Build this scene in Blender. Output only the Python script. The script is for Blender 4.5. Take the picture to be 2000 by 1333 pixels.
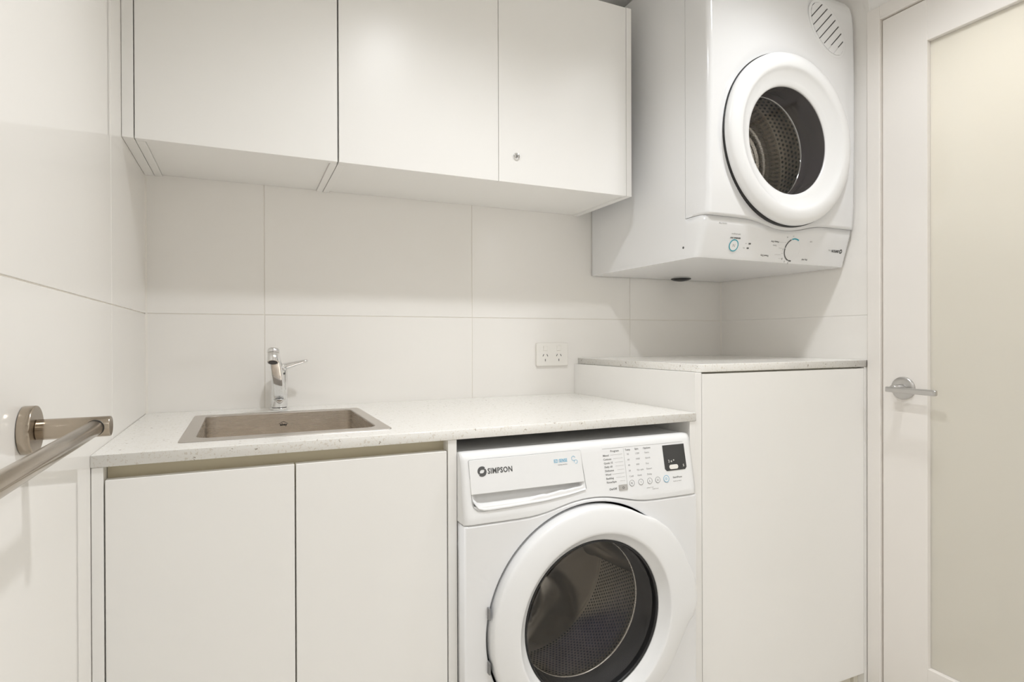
import bpy, bmesh, math, random
from mathutils import Matrix, Vector, Euler
random.seed(4)
PI = math.pi
scene = bpy.context.scene
for o in list(bpy.data.objects):
    bpy.data.objects.remove(o, do_unlink=True)
col = scene.collection
H = 1.09                                            # height of the camera above the floor

# ------------------------------------------------------------------ camera
YAW, PIT, ROL, FPX = math.radians(24.5565), math.radians(-0.1937), math.radians(-0.1861), 1146.07
F = Vector((math.sin(YAW)*math.cos(PIT), math.cos(YAW)*math.cos(PIT), math.sin(PIT)))
R = Vector((math.cos(YAW), -math.sin(YAW), 0)); U = R.cross(F)
R2 = R*math.cos(ROL)+U*math.sin(ROL); U2 = U*math.cos(ROL)-R*math.sin(ROL)
cd = bpy.data.cameras.new('camera'); cam = bpy.data.objects.new('camera', cd); col.objects.link(cam)
cd.sensor_width = 36; cd.lens = 36*FPX/2000; cd.clip_start = .01
cam.matrix_world = Matrix(((R2.x, U2.x, -F.x, 0), (R2.y, U2.y, -F.y, 0), (R2.z, U2.z, -F.z, H), (0, 0, 0, 1)))
scene.camera = cam

# ------------------------------------------------------------------ world, exposure
w = bpy.data.worlds.new('world'); scene.world = w; w.use_nodes = True
w.node_tree.nodes['Background'].inputs[0].default_value = (.02, .02, .02, 1)
scene.view_settings.view_transform = 'Standard'; scene.view_settings.look = 'None'
scene.view_settings.gamma = 1; scene.view_settings.use_curve_mapping = False
scene.view_settings.exposure = 0.53
scene.cycles.max_bounces = 14; scene.cycles.diffuse_bounces = 10; scene.cycles.transparent_max_bounces = 12
DOWN_POWER, DOWN_COL = 4.4, (.97, .985, 1.005)
SPOTS = [(.45, .73), (1.26, .79), (.44, -.60), (1.26, -.60)]     # recessed ceiling downlights; the last two are unseen, added as fill
CEIL = 2.20

# ------------------------------------------------------------------ materials
def mat(name, base, rough=.4, metal=0, coat=0, spec=.5, **kw):
    m = bpy.data.materials.new(name); m.use_nodes = True
    b = m.node_tree.nodes['Principled BSDF']
    b.inputs['Base Color'].default_value = (*base, 1); b.inputs['Roughness'].default_value = rough
    b.inputs['Metallic'].default_value = metal; b.inputs['Coat Weight'].default_value = coat
    b.inputs['Specular IOR Level'].default_value = spec
    for k, v in kw.items(): b.inputs[k].default_value = v
    return m
def nodes(m): return m.node_tree.nodes, m.node_tree.links, m.node_tree.nodes['Principled BSDF']
def mottle(m, scale, c0, c1, stretch=(1, 1, 1), lo=.35, hi=.65):
    n, l, b = nodes(m)
    tc = n.new('ShaderNodeTexCoord'); mp = n.new('ShaderNodeMapping'); mp.inputs['Scale'].default_value = stretch
    nz = n.new('ShaderNodeTexNoise'); nz.inputs['Scale'].default_value = scale; nz.inputs['Detail'].default_value = 3
    cr = n.new('ShaderNodeValToRGB'); cr.color_ramp.elements[0].position = lo; cr.color_ramp.elements[1].position = hi
    cr.color_ramp.elements[0].color = (*c0, 1); cr.color_ramp.elements[1].color = (*c1, 1)
    l.new(tc.outputs['Object'], mp.inputs[0]); l.new(mp.outputs[0], nz.inputs['Vector'])
    l.new(nz.outputs[0], cr.inputs[0]); l.new(cr.outputs[0], b.inputs['Base Color'])
    return m
M = {}
M['tile'] = mottle(mat('glazed_tile', (.8, .78, .74), .04, spec=.6), 1.2, (.865, .846, .815), (.880, .861, .832))
M['grout'] = mat('grout', (.86, .83, .78), .8)
M['paint'] = mottle(mat('wall_paint', (.8, .78, .74), .6), 3, (.89, .88, .86), (.91, .90, .88))
M['ceiling'] = mottle(mat('ceiling_paint', (.82, .81, .78), .7), 2, (.88, .875, .86), (.90, .895, .88))
M['floor'] = mottle(mat('floor_tile', (.55, .52, .47), .3), 4, (.64, .61, .56), (.70, .67, .62))
M['cab'] = mottle(mat('white_laminate', (.82, .81, .78), .32), 2, (.872, .863, .842), (.885, .876, .856))
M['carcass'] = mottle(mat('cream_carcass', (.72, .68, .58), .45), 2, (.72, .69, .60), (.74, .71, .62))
M['channel'] = mottle(mat('shade_beige_channel', (.62, .56, .40), .5), 2, (.64, .58, .43), (.66, .60, .45))  # beige has the shadow and warm bounce under the bench mixed in
M['joinery'] = mottle(mat('door_enamel', (.82, .79, .74), .3), 2, (.835, .805, .770), (.85, .82, .785))
M['enamel'] = mat('white_enamel', (.825, .83, .84), .16, coat=.3)
M['plastic'] = mat('white_plastic', (.84, .845, .85), .28)
M['plastic_matt'] = mat('matt_white_plastic', (.82, .825, .83), .6)
M['plastic2'] = mat('outlet_plastic', (.86, .84, .80), .3)
M['steel'] = mat('brushed_steel', (.84, .78, .71), .27, 1)
M['rim'] = mat('sink_rim_steel', (.60, .56, .52), .3, 1)
M['steel_dark'] = mat('drum_steel', (.72, .67, .60), .32, 1)
M['nickel'] = mat('brushed_nickel', (.45, .39, .32), .2, 1)
M['satin'] = mat('satin_chrome', (.58, .57, .56), .3, 1)
M['chrome'] = mat('chrome', (.80, .80, .80), .06, 1)
M['black'] = mat('black_rubber', (.012, .012, .013), .4)
M['hole'] = mat('dark_hole', (.01, .01, .01), .8)
M['gasket'] = mat('grey_gasket', (.075, .072, .078), .22, coat=.2)
M['mauve'] = mat('smoke_grey_funnel', (.105, .088, .095), .18, coat=.3)
M['display'] = mat('dark_display', (.045, .045, .045), .25)
M['ink'] = mat('dark_grey_ink', (.10, .10, .10), .5)
M['ink_mid'] = mat('mid_grey_ink', (.24, .24, .24), .5)
M['ink_grey'] = mat('grey_ink', (.42, .42, .42), .5)
M['ink_blue'] = mat('blue_ink', (.14, .46, .68), .5)
M['ink_teal'] = mat('teal_ink', (.03, .36, .45), .5)
M['slotdark'] = mat('vent_slot', (.10, .10, .10), .7)
def brushed(m, stretch):
    n, l, b = nodes(m)
    tc = n.new('ShaderNodeTexCoord'); mp = n.new('ShaderNodeMapping'); mp.inputs['Scale'].default_value = stretch
    nz = n.new('ShaderNodeTexNoise'); nz.inputs['Scale'].default_value = 60; nz.inputs['Detail'].default_value = 2
    mr = n.new('ShaderNodeMapRange'); r0 = b.inputs['Roughness'].default_value
    mr.inputs['To Min'].default_value = r0-.025; mr.inputs['To Max'].default_value = r0+.025
    l.new(tc.outputs['Object'], mp.inputs[0]); l.new(mp.outputs[0], nz.inputs['Vector'])
    l.new(nz.outputs[0], mr.inputs['Value']); l.new(mr.outputs[0], b.inputs['Roughness'])
brushed(M['steel'], (.25, .25, 12)); brushed(M['nickel'], (10, .3, 10)); brushed(M['satin'], (1, .3, 10))
def stone():
    m = mat('speckled_stone', (.84, .81, .76), .16)
    n, l, b = nodes(m)
    tc = n.new('ShaderNodeTexCoord')
    nz = n.new('ShaderNodeTexNoise'); nz.inputs['Scale'].default_value = 260; nz.inputs['Detail'].default_value = 1
    va = n.new('ShaderNodeVectorMath'); va.operation = 'MULTIPLY_ADD'; va.inputs[1].default_value = (.010, .010, .010)
    l.new(tc.outputs['Object'], va.inputs[2]); l.new(nz.outputs['Color'], va.inputs[0]); l.new(tc.outputs['Object'], nz.inputs['Vector'])
    def specks(scale, size, seed, th):
        mp = n.new('ShaderNodeMapping'); mp.inputs['Location'].default_value = (seed, seed*.7, seed*.3)
        v = n.new('ShaderNodeTexVoronoi'); v.inputs['Scale'].default_value = scale
        a = n.new('ShaderNodeMath'); a.operation = 'LESS_THAN'; a.inputs[1].default_value = size
        s = n.new('ShaderNodeSeparateColor'); t = n.new('ShaderNodeMath'); t.operation = 'GREATER_THAN'; t.inputs[1].default_value = th
        mu = n.new('ShaderNodeMath'); mu.operation = 'MULTIPLY'
        l.new(va.outputs[0], mp.inputs[0]); l.new(mp.outputs[0], v.inputs['Vector'])
        l.new(v.outputs['Distance'], a.inputs[0]); l.new(v.outputs['Color'], s.inputs[0]); l.new(s.outputs[0], t.inputs[0])
        l.new(a.outputs[0], mu.inputs[0]); l.new(t.outputs[0], mu.inputs[1])
        return mu.outputs[0]
    prev = None
    for sc, sz, seed, c, th in ((230, .34, 0, (.81, .78, .725), .35), (130, .28, 3, (.75, .715, .655), .5), (70, .17, 7, (.45, .41, .36), .78)):
        mx = n.new('ShaderNodeMix'); mx.data_type = 'RGBA'
        l.new(specks(sc, sz, seed, th), mx.inputs[0])
        if prev is None: mx.inputs[6].default_value = (.88, .87, .84, 1)
        else: l.new(prev, mx.inputs[6])
        mx.inputs[7].default_value = (*c, 1); prev = mx.outputs[2]
    l.new(prev, b.inputs['Base Color'])
    return m
M['stone'] = stone()
def thin_glass(name, tint, f0=.06):
    m = bpy.data.materials.new(name); m.use_nodes = True; n, l = m.node_tree.nodes, m.node_tree.links
    n.remove(n['Principled BSDF']); out = n['Material Output']
    t = n.new('ShaderNodeBsdfTransparent'); t.inputs[0].default_value = (*tint, 1)
    g = n.new('ShaderNodeBsdfGlossy'); g.inputs['Roughness'].default_value = .02
    lw = n.new('ShaderNodeLayerWeight'); lw.inputs[0].default_value = .18
    mx = n.new('ShaderNodeMixShader')
    pw = n.new('ShaderNodeMath'); pw.operation = 'POWER'; pw.inputs[1].default_value = 5
    ma = n.new('ShaderNodeMath'); ma.operation = 'MULTIPLY_ADD'; ma.inputs[1].default_value = .9; ma.inputs[2].default_value = .045
    lw.inputs[0].default_value = .5
    l.new(lw.outputs['Facing'], pw.inputs[0]); l.new(pw.outputs[0], ma.inputs[0])
    l.new(ma.outputs[0], mx.inputs[0]); l.new(t.outputs[0], mx.inputs[1]); l.new(g.outputs[0], mx.inputs[2])
    l.new(mx.outputs[0], out.inputs[0]); return m
M['glass'] = thin_glass('porthole_glass', (.66, .66, .66))
def frosted():
    m = bpy.data.materials.new('frosted_glass'); m.use_nodes = True; n, l = m.node_tree.nodes, m.node_tree.links
    n.remove(n['Principled BSDF']); out = n['Material Output']
    d = n.new('ShaderNodeBsdfDiffuse'); d.inputs[0].default_value = (.80, .79, .745, 1)
    t = n.new('ShaderNodeBsdfTranslucent'); t.inputs[0].default_value = (.90, .89, .85, 1)
    g = n.new('ShaderNodeBsdfGlossy'); g.inputs['Roughness'].default_value = .06
    fr = n.new('ShaderNodeFresnel'); fr.inputs[0].default_value = 1.45
    a = n.new('ShaderNodeMixShader'); a.inputs[0].default_value = .45; b = n.new('ShaderNodeMixShader')
    l.new(d.outputs[0], a.inputs[1]); l.new(t.outputs[0], a.inputs[2])
    l.new(fr.outputs[0], b.inputs[0]); l.new(a.outputs[0], b.inputs[1]); l.new(g.outputs[0], b.inputs[2])
    l.new(b.outputs[0], out.inputs[0]); return m
M['frosted'] = frosted()
def emit(name, c, s):
    m = bpy.data.materials.new(name); m.use_nodes = True; n, l = m.node_tree.nodes, m.node_tree.links
    n.remove(n['Principled BSDF']); e = n.new('ShaderNodeEmission'); e.inputs[0].default_value = (*c, 1); e.inputs[1].default_value = s
    l.new(e.outputs[0], n['Material Output'].inputs[0]); return m
M['lamp'] = emit('lamp_lens', DOWN_COL, 12)

# ------------------------------------------------------------------ helpers (all coordinates are world coordinates)
def tag(o, label=None, cat=None, group=None, kind=None):
    if label: o['label'] = label
    if cat: o['category'] = cat
    if group: o['group'] = group
    if kind: o['kind'] = kind
    return o
def thing(name, loc, label, cat, group=None):
    o = bpy.data.objects.new(name, None); col.objects.link(o); o.location = loc; o.empty_display_size = .05
    return tag(o, label, cat, group)
def world_loc(o):
    v = Vector(o.location)
    while o.parent: o = o.parent; v += Vector(o.location)
    return v
def link(name, me, m, parent=None, smooth=False):
    o = bpy.data.objects.new(name, me); col.objects.link(o)
    if m: me.materials.clear(); me.materials.append(M[m] if isinstance(m, str) else m)
    if smooth:
        for p in me.polygons: p.use_smooth = True
    if parent:
        o.parent = parent; o.matrix_parent_inverse = Matrix.Translation(-ORG.get(root_of(parent).name, Vector()))
    return o
ORG = {}
def root_of(o):
    while o.parent: o = o.parent
    return o
def new_thing(*a, **k):
    o = thing(*a, **k); ORG[o.name] = Vector(o.location); return o
def child(name, me, m, parent, smooth=False):
    o = bpy.data.objects.new(name, me); col.objects.link(o)
    me.materials.clear(); me.materials.append(M[m] if isinstance(m, str) else m)
    if smooth:
        for p in me.polygons: p.use_smooth = True
    o.parent = parent
    if parent is not None and parent.parent is None:
        o.matrix_parent_inverse = Matrix.Translation(-Vector(parent.location))
    elif parent is not None:                       # parts sit at the thing's world origin already
        o.matrix_parent_inverse = Matrix.Identity(4)
    return o
def bm_mesh(bm):
    bmesh.ops.recalc_face_normals(bm, faces=bm.faces)
    me = bpy.data.meshes.new('mesh'); bm.to_mesh(me); bm.free(); return me
def add_box(bm, x0, x1, y0, y1, z0, z1, bev=0, seg=2):
    g = bmesh.ops.create_cube(bm, size=1); vs = g['verts']
    for v in vs:
        v.co = Vector(((x0+x1)/2+v.co.x*(x1-x0), (y0+y1)/2+v.co.y*(y1-y0), (z0+z1)/2+v.co.z*(z1-z0)))
    if bev:
        es = list({e for v in vs for e in v.link_edges})
        bmesh.ops.bevel(bm, geom=es, offset=bev, segments=seg, affect='EDGES', profile=.5)
def box(name, x0, x1, y0, y1, z0, z1, m, parent=None, bev=.0006, seg=2):
    bm = bmesh.new(); add_box(bm, x0, x1, y0, y1, z0, z1, bev, seg); return child(name, bm_mesh(bm), m, parent)
def boxes(name, lst, m, parent=None, bev=.0006):
    bm = bmesh.new()
    for b in lst: add_box(bm, *b, bev)
    return child(name, bm_mesh(bm), m, parent)
def lathe_mesh(profile, c, n=96, rad=None, closed=False):
    """revolve (r, y) about the axis parallel to Y through (cx, cz)"""
    bm = bmesh.new(); rings = []
    for r, y in profile:
        ring = []
        if r < 1e-6: ring = [bm.verts.new((c[0], y, c[1]))]*n
        else:
            for i in range(n):
                a = 2*PI*i/n; rr = rad(r, a) if rad else r
                ring.append(bm.verts.new((c[0]+rr*math.cos(a), y, c[1]+rr*math.sin(a))))
        rings.append(ring)
    if closed: rings.append(rings[0])
    for p, q in zip(rings, rings[1:]):
        for i in range(n):
            j = (i+1) % n; f = []
            for v in (p[i], p[j], q[j], q[i]):
                if v not in f: f.append(v)
            if len(f) > 2: bm.faces.new(f)
    return bm_mesh(bm)
def lathe(name, profile, c, m, parent=None, n=96, rad=None, closed=False):
    return child(name, lathe_mesh(profile, c, n, rad, closed), m, parent, True)
def frame_of(t):
    t = t.normalized(); a = Vector((0, 0, 1)) if abs(t.z) < .9 else Vector((1, 0, 0))
    u = t.cross(a).normalized(); return u, u.cross(t)
def add_tube(bm, pts, rads, n=20, cap=True, flat=1, bevel=0):
    pts = [Vector(p) for p in pts]
    if isinstance(rads, (int, float)): rads = [rads]*len(pts)
    rings = []; u0 = None
    for i, p in enumerate(pts):
        t = (pts[min(i+1, len(pts)-1)]-pts[max(i-1, 0)]).normalized()
        if u0 is None: u, v = frame_of(t)
        else: u = (u0-t*u0.dot(t)).normalized(); v = u.cross(t)
        u0 = u
        rings.append([bm.verts.new(p+u*math.cos(2*PI*k/n)*rads[i]+v*math.sin(2*PI*k/n)*rads[i]*flat) for k in range(n)])
    for p, q in zip(rings, rings[1:]):
        for k in range(n): bm.faces.new((p[k], p[(k+1) % n], q[(k+1) % n], q[k]))
    if cap: bm.faces.new(rings[0]); bm.faces.new(list(reversed(rings[-1])))
def tube(name, pts, rads, m, parent=None, n=24, flat=1):
    bm = bmesh.new(); add_tube(bm, pts, rads, n, True, flat)
    o = child(name, bm_mesh(bm), m, parent)
    for p in o.data.polygons: p.use_smooth = len(p.vertices) == 4
    return o
def rod(p0, p1, r, b=.0015):
    """points and radii of a cylinder with softened ends"""
    p0, p1 = Vector(p0), Vector(p1); d = (p1-p0).normalized()
    return [p0, p0+d*b*.3, p0+d*b, p1-d*b, p1-d*b*.3, p1], [r-b, r-b*.3, r, r, r-b*.3, r-b]
def curve_mesh(cu, mtx):
    o = bpy.data.objects.new('tmp', cu); col.objects.link(o)
    bpy.context.view_layer.update()
    me = bpy.data.meshes.new_from_object(o.evaluated_get(bpy.context.evaluated_depsgraph_get()))
    bpy.data.objects.remove(o, do_unlink=True); bpy.data.curves.remove(cu)
    me.transform(mtx); return me
def plate_mesh(loops, thick, mtx, bev=0):
    """flat plate outlined by closed loops of (u, v) (first outer, then holes), centred on the plane of mtx"""
    cu = bpy.data.curves.new('c', 'CURVE'); cu.dimensions = '2D'; cu.fill_mode = 'BOTH'
    cu.extrude = max(thick/2-bev, 0); cu.bevel_depth = bev; cu.bevel_resolution = 2; cu.offset = -bev
    for lp in loops:
        s = cu.splines.new('POLY'); s.points.add(len(lp)-1); s.use_cyclic_u = True
        for p, q in zip(s.points, lp): p.co = (q[0], q[1], 0, 1)
    return curve_mesh(cu, mtx)
def facing(o, tilt=0, turn=0):
    """frame on a surface facing the camera side (-Y): local x right, y up, z out; tilt > 0 leans the top back"""
    return Matrix.Translation(o) @ Matrix.Rotation(PI/2-tilt, 4, 'X') @ Matrix.Rotation(turn, 4, 'Z')
def text_mesh(s, size, mtx, align='LEFT', bold=0, sx=1, depth=.0001):
    cu = bpy.data.curves.new('t', 'FONT'); cu.body = s; cu.size = size; cu.align_x = align; cu.extrude = depth; cu.offset = bold
    cu.resolution_u = 2; cu.space_character = 1.06
    return curve_mesh(cu, mtx @ Matrix.Diagonal((sx, 1, 1, 1)))
def join_meshes(mes):
    bm = bmesh.new()
    for m in mes: bm.from_mesh(m)
    me = bpy.data.meshes.new('mesh'); bm.to_mesh(me); bm.free()
    for m in mes: bpy.data.meshes.remove(m)
    return me
def circ(r, n=64, c=(0, 0)): return [(c[0]+r*math.cos(2*PI*i/n), c[1]+r*math.sin(2*PI*i/n)) for i in range(n)]
def rrect(x0, x1, y0, y1, r, n=6):
    out = []
    for cx, cy, a0 in ((x1-r, y1-r, 0), (x0+r, y1-r, PI/2), (x0+r, y0+r, PI), (x1-r, y0+r, 3*PI/2)):
        for i in range(n+1):
            a = a0+PI/2*i/n; out.append((cx+r*math.cos(a), cy+r*math.sin(a)))
    return out
def loft(bm, loops, cap0=False, cap1=False):
    rs = [[bm.verts.new(p) for p in lp] for lp in loops]; n = len(rs[0])
    for p, q in zip(rs, rs[1:]):
        for k in range(n): bm.faces.new((p[k], p[(k+1) % n], q[(k+1) % n], q[k]))
    if cap0: bm.faces.new(rs[0])
    if cap1: bm.faces.new(list(reversed(rs[-1])))

# ------------------------------------------------------------------ the room
XL, XR, YB = -.2256, 1.6804, 1.730                  # tile faces of the left, right and back walls
YF = -1.40                                          # wall behind the camera
XH = 2.75                                           # far side of the hall behind the frosted door
FT = .0016                                          # grout sits this far behind the tile faces
def structure(o): o['kind'] = 'structure'; return o
structure(box('floor', XL-.15, XH+.1, YF-.15, YB+.15, -.1, 0, 'floor', bev=0))
structure(box('ceiling', XL-.15, XH+.1, YF-.15, YB+.15, CEIL, CEIL+.1, 'ceiling', bev=0))
wall_left = structure(box('wall_left', XL-.12, XL-FT, YF-.15, YB+.15, 0, CEIL, 'grout', bev=0))
wall_back = structure(box('wall_back', XL-FT, XH+.1, YB+FT, YB+.15, 0, CEIL, 'grout', bev=0))
structure(box('wall_front', XL-FT, XH+.1, YF-.15, YF, 0, CEIL, 'paint', bev=0))
structure(box('wall_hall', XH, XH+.1, YF, YB+FT, 0, CEIL, 'paint', bev=0))
DY0, DY1, DTOP = .262, 1.100, .918+H                # door opening
wall_right = structure(boxes('wall_right', [(XR+FT, XR+.11, DY1+.037, YB+FT, 0, CEIL), (XR+FT, XR+.11, YF, DY0-.037, 0, CEIL),
                                            (XR+FT, XR+.11, DY0-.037, DY1+.037, DTOP+.040, CEIL)], 'paint', bev=0))
GZ = [0, 1.1576, CEIL]
TG = .0011
def tiles(parent, rects, axis, plane, sgn):
    cache = {}
    for (a0, a1, z0, z1) in rects:
        a0 += TG; a1 -= TG; z0 += TG; z1 -= TG
        key = (round(a1-a0, 4), round(z1-z0, 4))
        if key not in cache:
            bm = bmesh.new(); wa, wz = (a1-a0)/2, (z1-z0)/2; t = FT/2
            if axis == 'x': add_box(bm, -t, t, -wa, wa, -wz, wz, .0004, 1)
            else: add_box(bm, -wa, wa, -t, t, -wz, wz, .0004, 1)
            me = bm_mesh(bm); me.materials.append(M['tile']); cache[key] = me
        o = bpy.data.objects.new('tile', cache[key]); col.objects.link(o); o.parent = parent
        c = plane-sgn*FT/2*0+sgn*FT/2
        o.location = (c, (a0+a1)/2, (z0+z1)/2) if axis == 'x' else ((a0+a1)/2, c, (z0+z1)/2)
def grid(a, z): return [(a[i], a[i+1], z[j], z[j+1]) for i in range(len(a)-1) for j in range(len(z)-1)]
tiles(wall_left, grid([YF, -1.084, -.484, .116, .716, 1.316, YB], GZ), 'x', XL, -1)
tiles(wall_back, grid([XL, .0514, .6525, 1.2535, XR], GZ), 'y', YB, 1)
tiles(wall_right, grid([DY1+.038, YB], GZ), 'x', XR, 1)

# pale sealant beads in the two back corners
def bead(name, x, sg):
    bm = bmesh.new(); w_ = .0042
    lp = [[(x, YB, z), (x+sg*w_, YB, z), (x+sg*w_*.55, YB-w_*.55, z), (x, YB-w_, z)] for z in (.001, CEIL-.001)]
    loft(bm, lp, True, True); structure(child(name, bm_mesh(bm), 'grout', None))
bead('trim_2', XL, 1); bead('trim_3', XR, -1)

# door frame and door
trim = structure(boxes('trim_1', [(XR-.010, XR+.11, DY1, DY1+.038, 0, DTOP+.040), (XR-.010, XR+.11, DY0-.038, DY0, 0, DTOP+.040),
                                  (XR-.010, XR+.11, DY0, DY1, DTOP+.0005, DTOP+.040)], 'joinery', bev=.002))
door = bpy.data.objects.new('door_1', None); col.objects.link(door); door.location = (XR, (DY0+DY1)/2, 0); structure(door)
tag(door, 'cream framed door with a tall frosted glass pane and lever handle')
dx0, dx1 = XR-.002, XR+.036
ya, yb = DY0+.003, DY1-.004; ga, gb = ya+.120, .975; gz0, gz1 = -.897+H, .802+H
box('stile', dx0, dx1, gb, yb, .008, DTOP-.004, 'joinery', door, .0012)
box('stile', dx0, dx1, ya, ga, .008, DTOP-.004, 'joinery', door, .0012)
box('rail', dx0, dx1, ga, gb, gz1, DTOP-.004, 'joinery', door, .0012)
box('rail', dx0, dx1, ga, gb, .008, gz0, 'joinery', door, .0012)
box('glass_pane', XR+.012, XR+.020, ga+.0005, gb-.0005, gz0+.0005, gz1-.0005, 'frosted', door, 0)
hz, hy = -.141+H, 1.037
ros = lathe_mesh([(0, 0), (.022, 0), (.0295, .0006), (.0315, .0025), (.0315, .0085)], (0, 0), 64)
ros.transform(Matrix.Translation((dx0-.0085, hy, hz)) @ Matrix.Rotation(-PI/2, 4, 'Z') )
hr = child('handle_rose', ros, 'satin', door, True)
p, r = rod((dx0-.050, hy, hz), (dx0, hy, hz), .0105); tube('spindle', p, r, 'satin', door)
bm = bmesh.new()
xs = dx0-.050
lp = []
for (y, hh, ww) in ((1.054, .0055, .0055), (1.053, .0070, .0070), (.99, .0076, .0070), (.93, .0080, .0070), (.926, .0078, .0066), (.924, .0060, .005)):
    rr = rrect(-ww, ww, -hh, hh, min(hh, ww)*.55, 4)
    lp.append([(xs+a, y, hz-.002-(1.05-y)*.010+b) for a, b in rr])
loft(bm, lp, True, True); child('lever', bm_mesh(bm), 'satin', door, False)

# ------------------------------------------------------------------ ceiling downlights
def downlight(x, y, label, power, colr, group='recessed ceiling downlights', size=143):
    t = new_thing('downlight', (x, y, CEIL), label, 'downlight', group)
    mt = Matrix.Translation((x, y, CEIL)) @ Matrix.Rotation(-PI/2, 4, 'X')
    def vert(prof):
        me = lathe_mesh(prof, (0, 0), 48); me.transform(Matrix.Translation((x, y, CEIL)) @ Matrix.Rotation(PI/2, 4, 'X')); return me
    child('trim_ring', vert([(.036, -.0002), (.036, -.004), (.046, -.004), (.048, -.0002)]), 'plastic', t, True)
    child('lens', vert([(0, -.0015), (.036, -.0015)]), 'lamp', t)
    ld = bpy.data.lights.new('downlight_beam', 'SPOT'); ld.energy = power; ld.color = colr; ld.spot_size = math.radians(size)
    ld.spot_blend = .9; ld.shadow_soft_size = .045
    lo = bpy.data.objects.new('downlight_beam', ld); col.objects.link(lo); lo.parent = t; lo.location = (0, 0, -.010)
    return t
names = ['downlight above the washing machine side nearest the towel rail', 'downlight above the washing machine nearest the frosted door',
         'added fill downlight behind the viewer on the towel rail side', 'added fill downlight behind the viewer on the door side']
for (x, y), s, k in zip(SPOTS, names, (1.8, .9, .65, 1.85)): downlight(x, y, s, DOWN_POWER*4*k, DOWN_COL)
downlight(2.15, .75, 'warm downlight in the hall beyond the frosted door', 100, (1.0, .92, .79), None, 150)

# ------------------------------------------------------------------ upper cabinets
def upper_cabinet(name, x0, x1, doors, label, filler=None, end=None):
    z0, z1, yf = .4165+H, .967+H, 1.4205
    t = new_thing(name, ((x0+x1)/2, YB-.001, z0), label, 'cabinet', 'white wall cabinets')
    yc = yf+.020
    box('side_panel', x0+.0004, x0+.0165, yc, YB-.001, z0, z1, 'cab', t)
    if end: box('end_panel', end[0], end[1], yf, YB-.001, z0, z1, 'cab', t, .0008)
    else: box('side_panel', x1-.0165, x1-.0004, yc, YB-.001, z0, z1, 'cab', t)
    xi1 = end[0] if end else x1-.0165
    box('bottom_panel', x0+.0170, xi1-.0005, yc+.001, YB-.001, z0+.004, z0+.020, 'cab', t)
    box('top_panel', x0+.0170, xi1-.0005, yc+.001, YB-.001, z1-.018, z1-.002, 'cab', t)
    box('back_panel', x0+.0170, xi1-.0005, YB-.006, YB-.0015, z0+.021, z1-.019, 'cab', t)
    if filler: box('filler_strip', filler[0], filler[1], yf, YB-.001, z0, z1, 'cab', t, .0006)
    ds = []
    for a, b in doors: ds.append(box('cabinet_door', a, b, yf, yf+.018, z0, z1-.001, 'cab', t, .0008))
    return t, ds
upper_cabinet('wall_cabinet', -.2035, .2035, [(-.2025, .2015)], 'white handleless wall cabinet in the corner, with one wide door', filler=(XL+.0006, -.2045))
uc, ds = upper_cabinet('wall_cabinet', .2045, 1.0190, [(.2050, .6115), (.6130, 1.0175)],
                       'white handleless two-door wall cabinet with a small round lock, beside the dryer', end=(1.0190, 1.0365))
lk = lathe('lock', [(0, 1.4166), (.0078, 1.4166), (.0092, 1.4172), (.0098, 1.4186), (.0098, 1.4204)], (.6635, .4870+H), 'chrome', ds[1], 32)
lk.matrix_parent_inverse = Matrix.Identity(4)
box('keyhole', .6625, .6645, 1.4163, 1.4170, .4835+H, .4905+H, 'black', uc, 0)
lathe('lock_core', [(.0048, 1.4163), (.0055, 1.4163), (.0055, 1.4168), (.0048, 1.4168)], (.6635, .4870+H), 'ink_grey', uc, 32, closed=True)

# ------------------------------------------------------------------ benchtops
ZB, ZB2, YBF = -.185+H, -.2056+H, 1.137
XT = 1.0225
SX0, SX1, SY0, SY1 = -.1095, .2785, 1.2035, 1.6120   # sink flange
IX0, IX1, IY0, IY1 = -.0830, .2540, 1.2390, 1.5945   # bowl opening
me = plate_mesh([[(XL+.0006, YBF), (XT, YBF), (XT, YB-.0006), (XL+.0006, YB-.0006)], list(reversed(rrect(IX0-.010, IX1+.010, IY0-.010, IY1+.010, .035)))],
                ZB-ZB2, Matrix.Translation((0, 0, (ZB+ZB2)/2)), .0015)
tag(child('benchtop', me, 'stone', None), 'long pale speckled stone benchtop holding the sink, over the washing machine', 'benchtop')
ZT, ZT2 = -.0650+H, -.0850+H
XTB = 1.0375
o = [(XTB+.014, 1.1395)]
o = [(1.6795, 1.1395), (1.6795, YB-.0006), (XTB, YB-.0006)]+[(XTB+.016-.016*math.cos(a), 1.1395+.016-.016*math.sin(a)) for a in [PI/2*i/8 for i in range(9)]]
me = plate_mesh([o], ZT-ZT2, Matrix.Translation((0, 0, (ZT+ZT2)/2)), .0015)
tag(child('benchtop', me, 'stone', None), 'short raised speckled stone top on the tall cabinet below the dryer', 'benchtop')

# ------------------------------------------------------------------ base cabinet under the sink
t = new_thing('sink_cabinet', (.085, 1.14, 0), 'white two-door cabinet under the sink, left of the washing machine', 'cabinet')
yd = 1.1405; ZD = .8620
box('filler_strip', XL+.0008, -.2085, yd, yd+.060, .02, ZB2-.0008, 'cab', t, .0006)
box('divider_panel', .3770, .3955, yd-.0005, YB-.001, .02, ZB2-.0006, 'cab', t, .0006)
box('cabinet_door', -.2062, .0832, yd, yd+.018, .10, ZD, 'cab', t, .0010)
box('cabinet_door', .0858, .3745, yd, yd+.018, .10, ZD, 'cab', t, .0010)
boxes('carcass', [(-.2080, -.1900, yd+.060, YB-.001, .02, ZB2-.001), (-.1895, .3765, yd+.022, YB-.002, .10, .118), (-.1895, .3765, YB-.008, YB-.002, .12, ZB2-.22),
                  (-.2060, .3765, yd+.030, yd+.034, .02, .098)], 'carcass', t)
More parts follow.
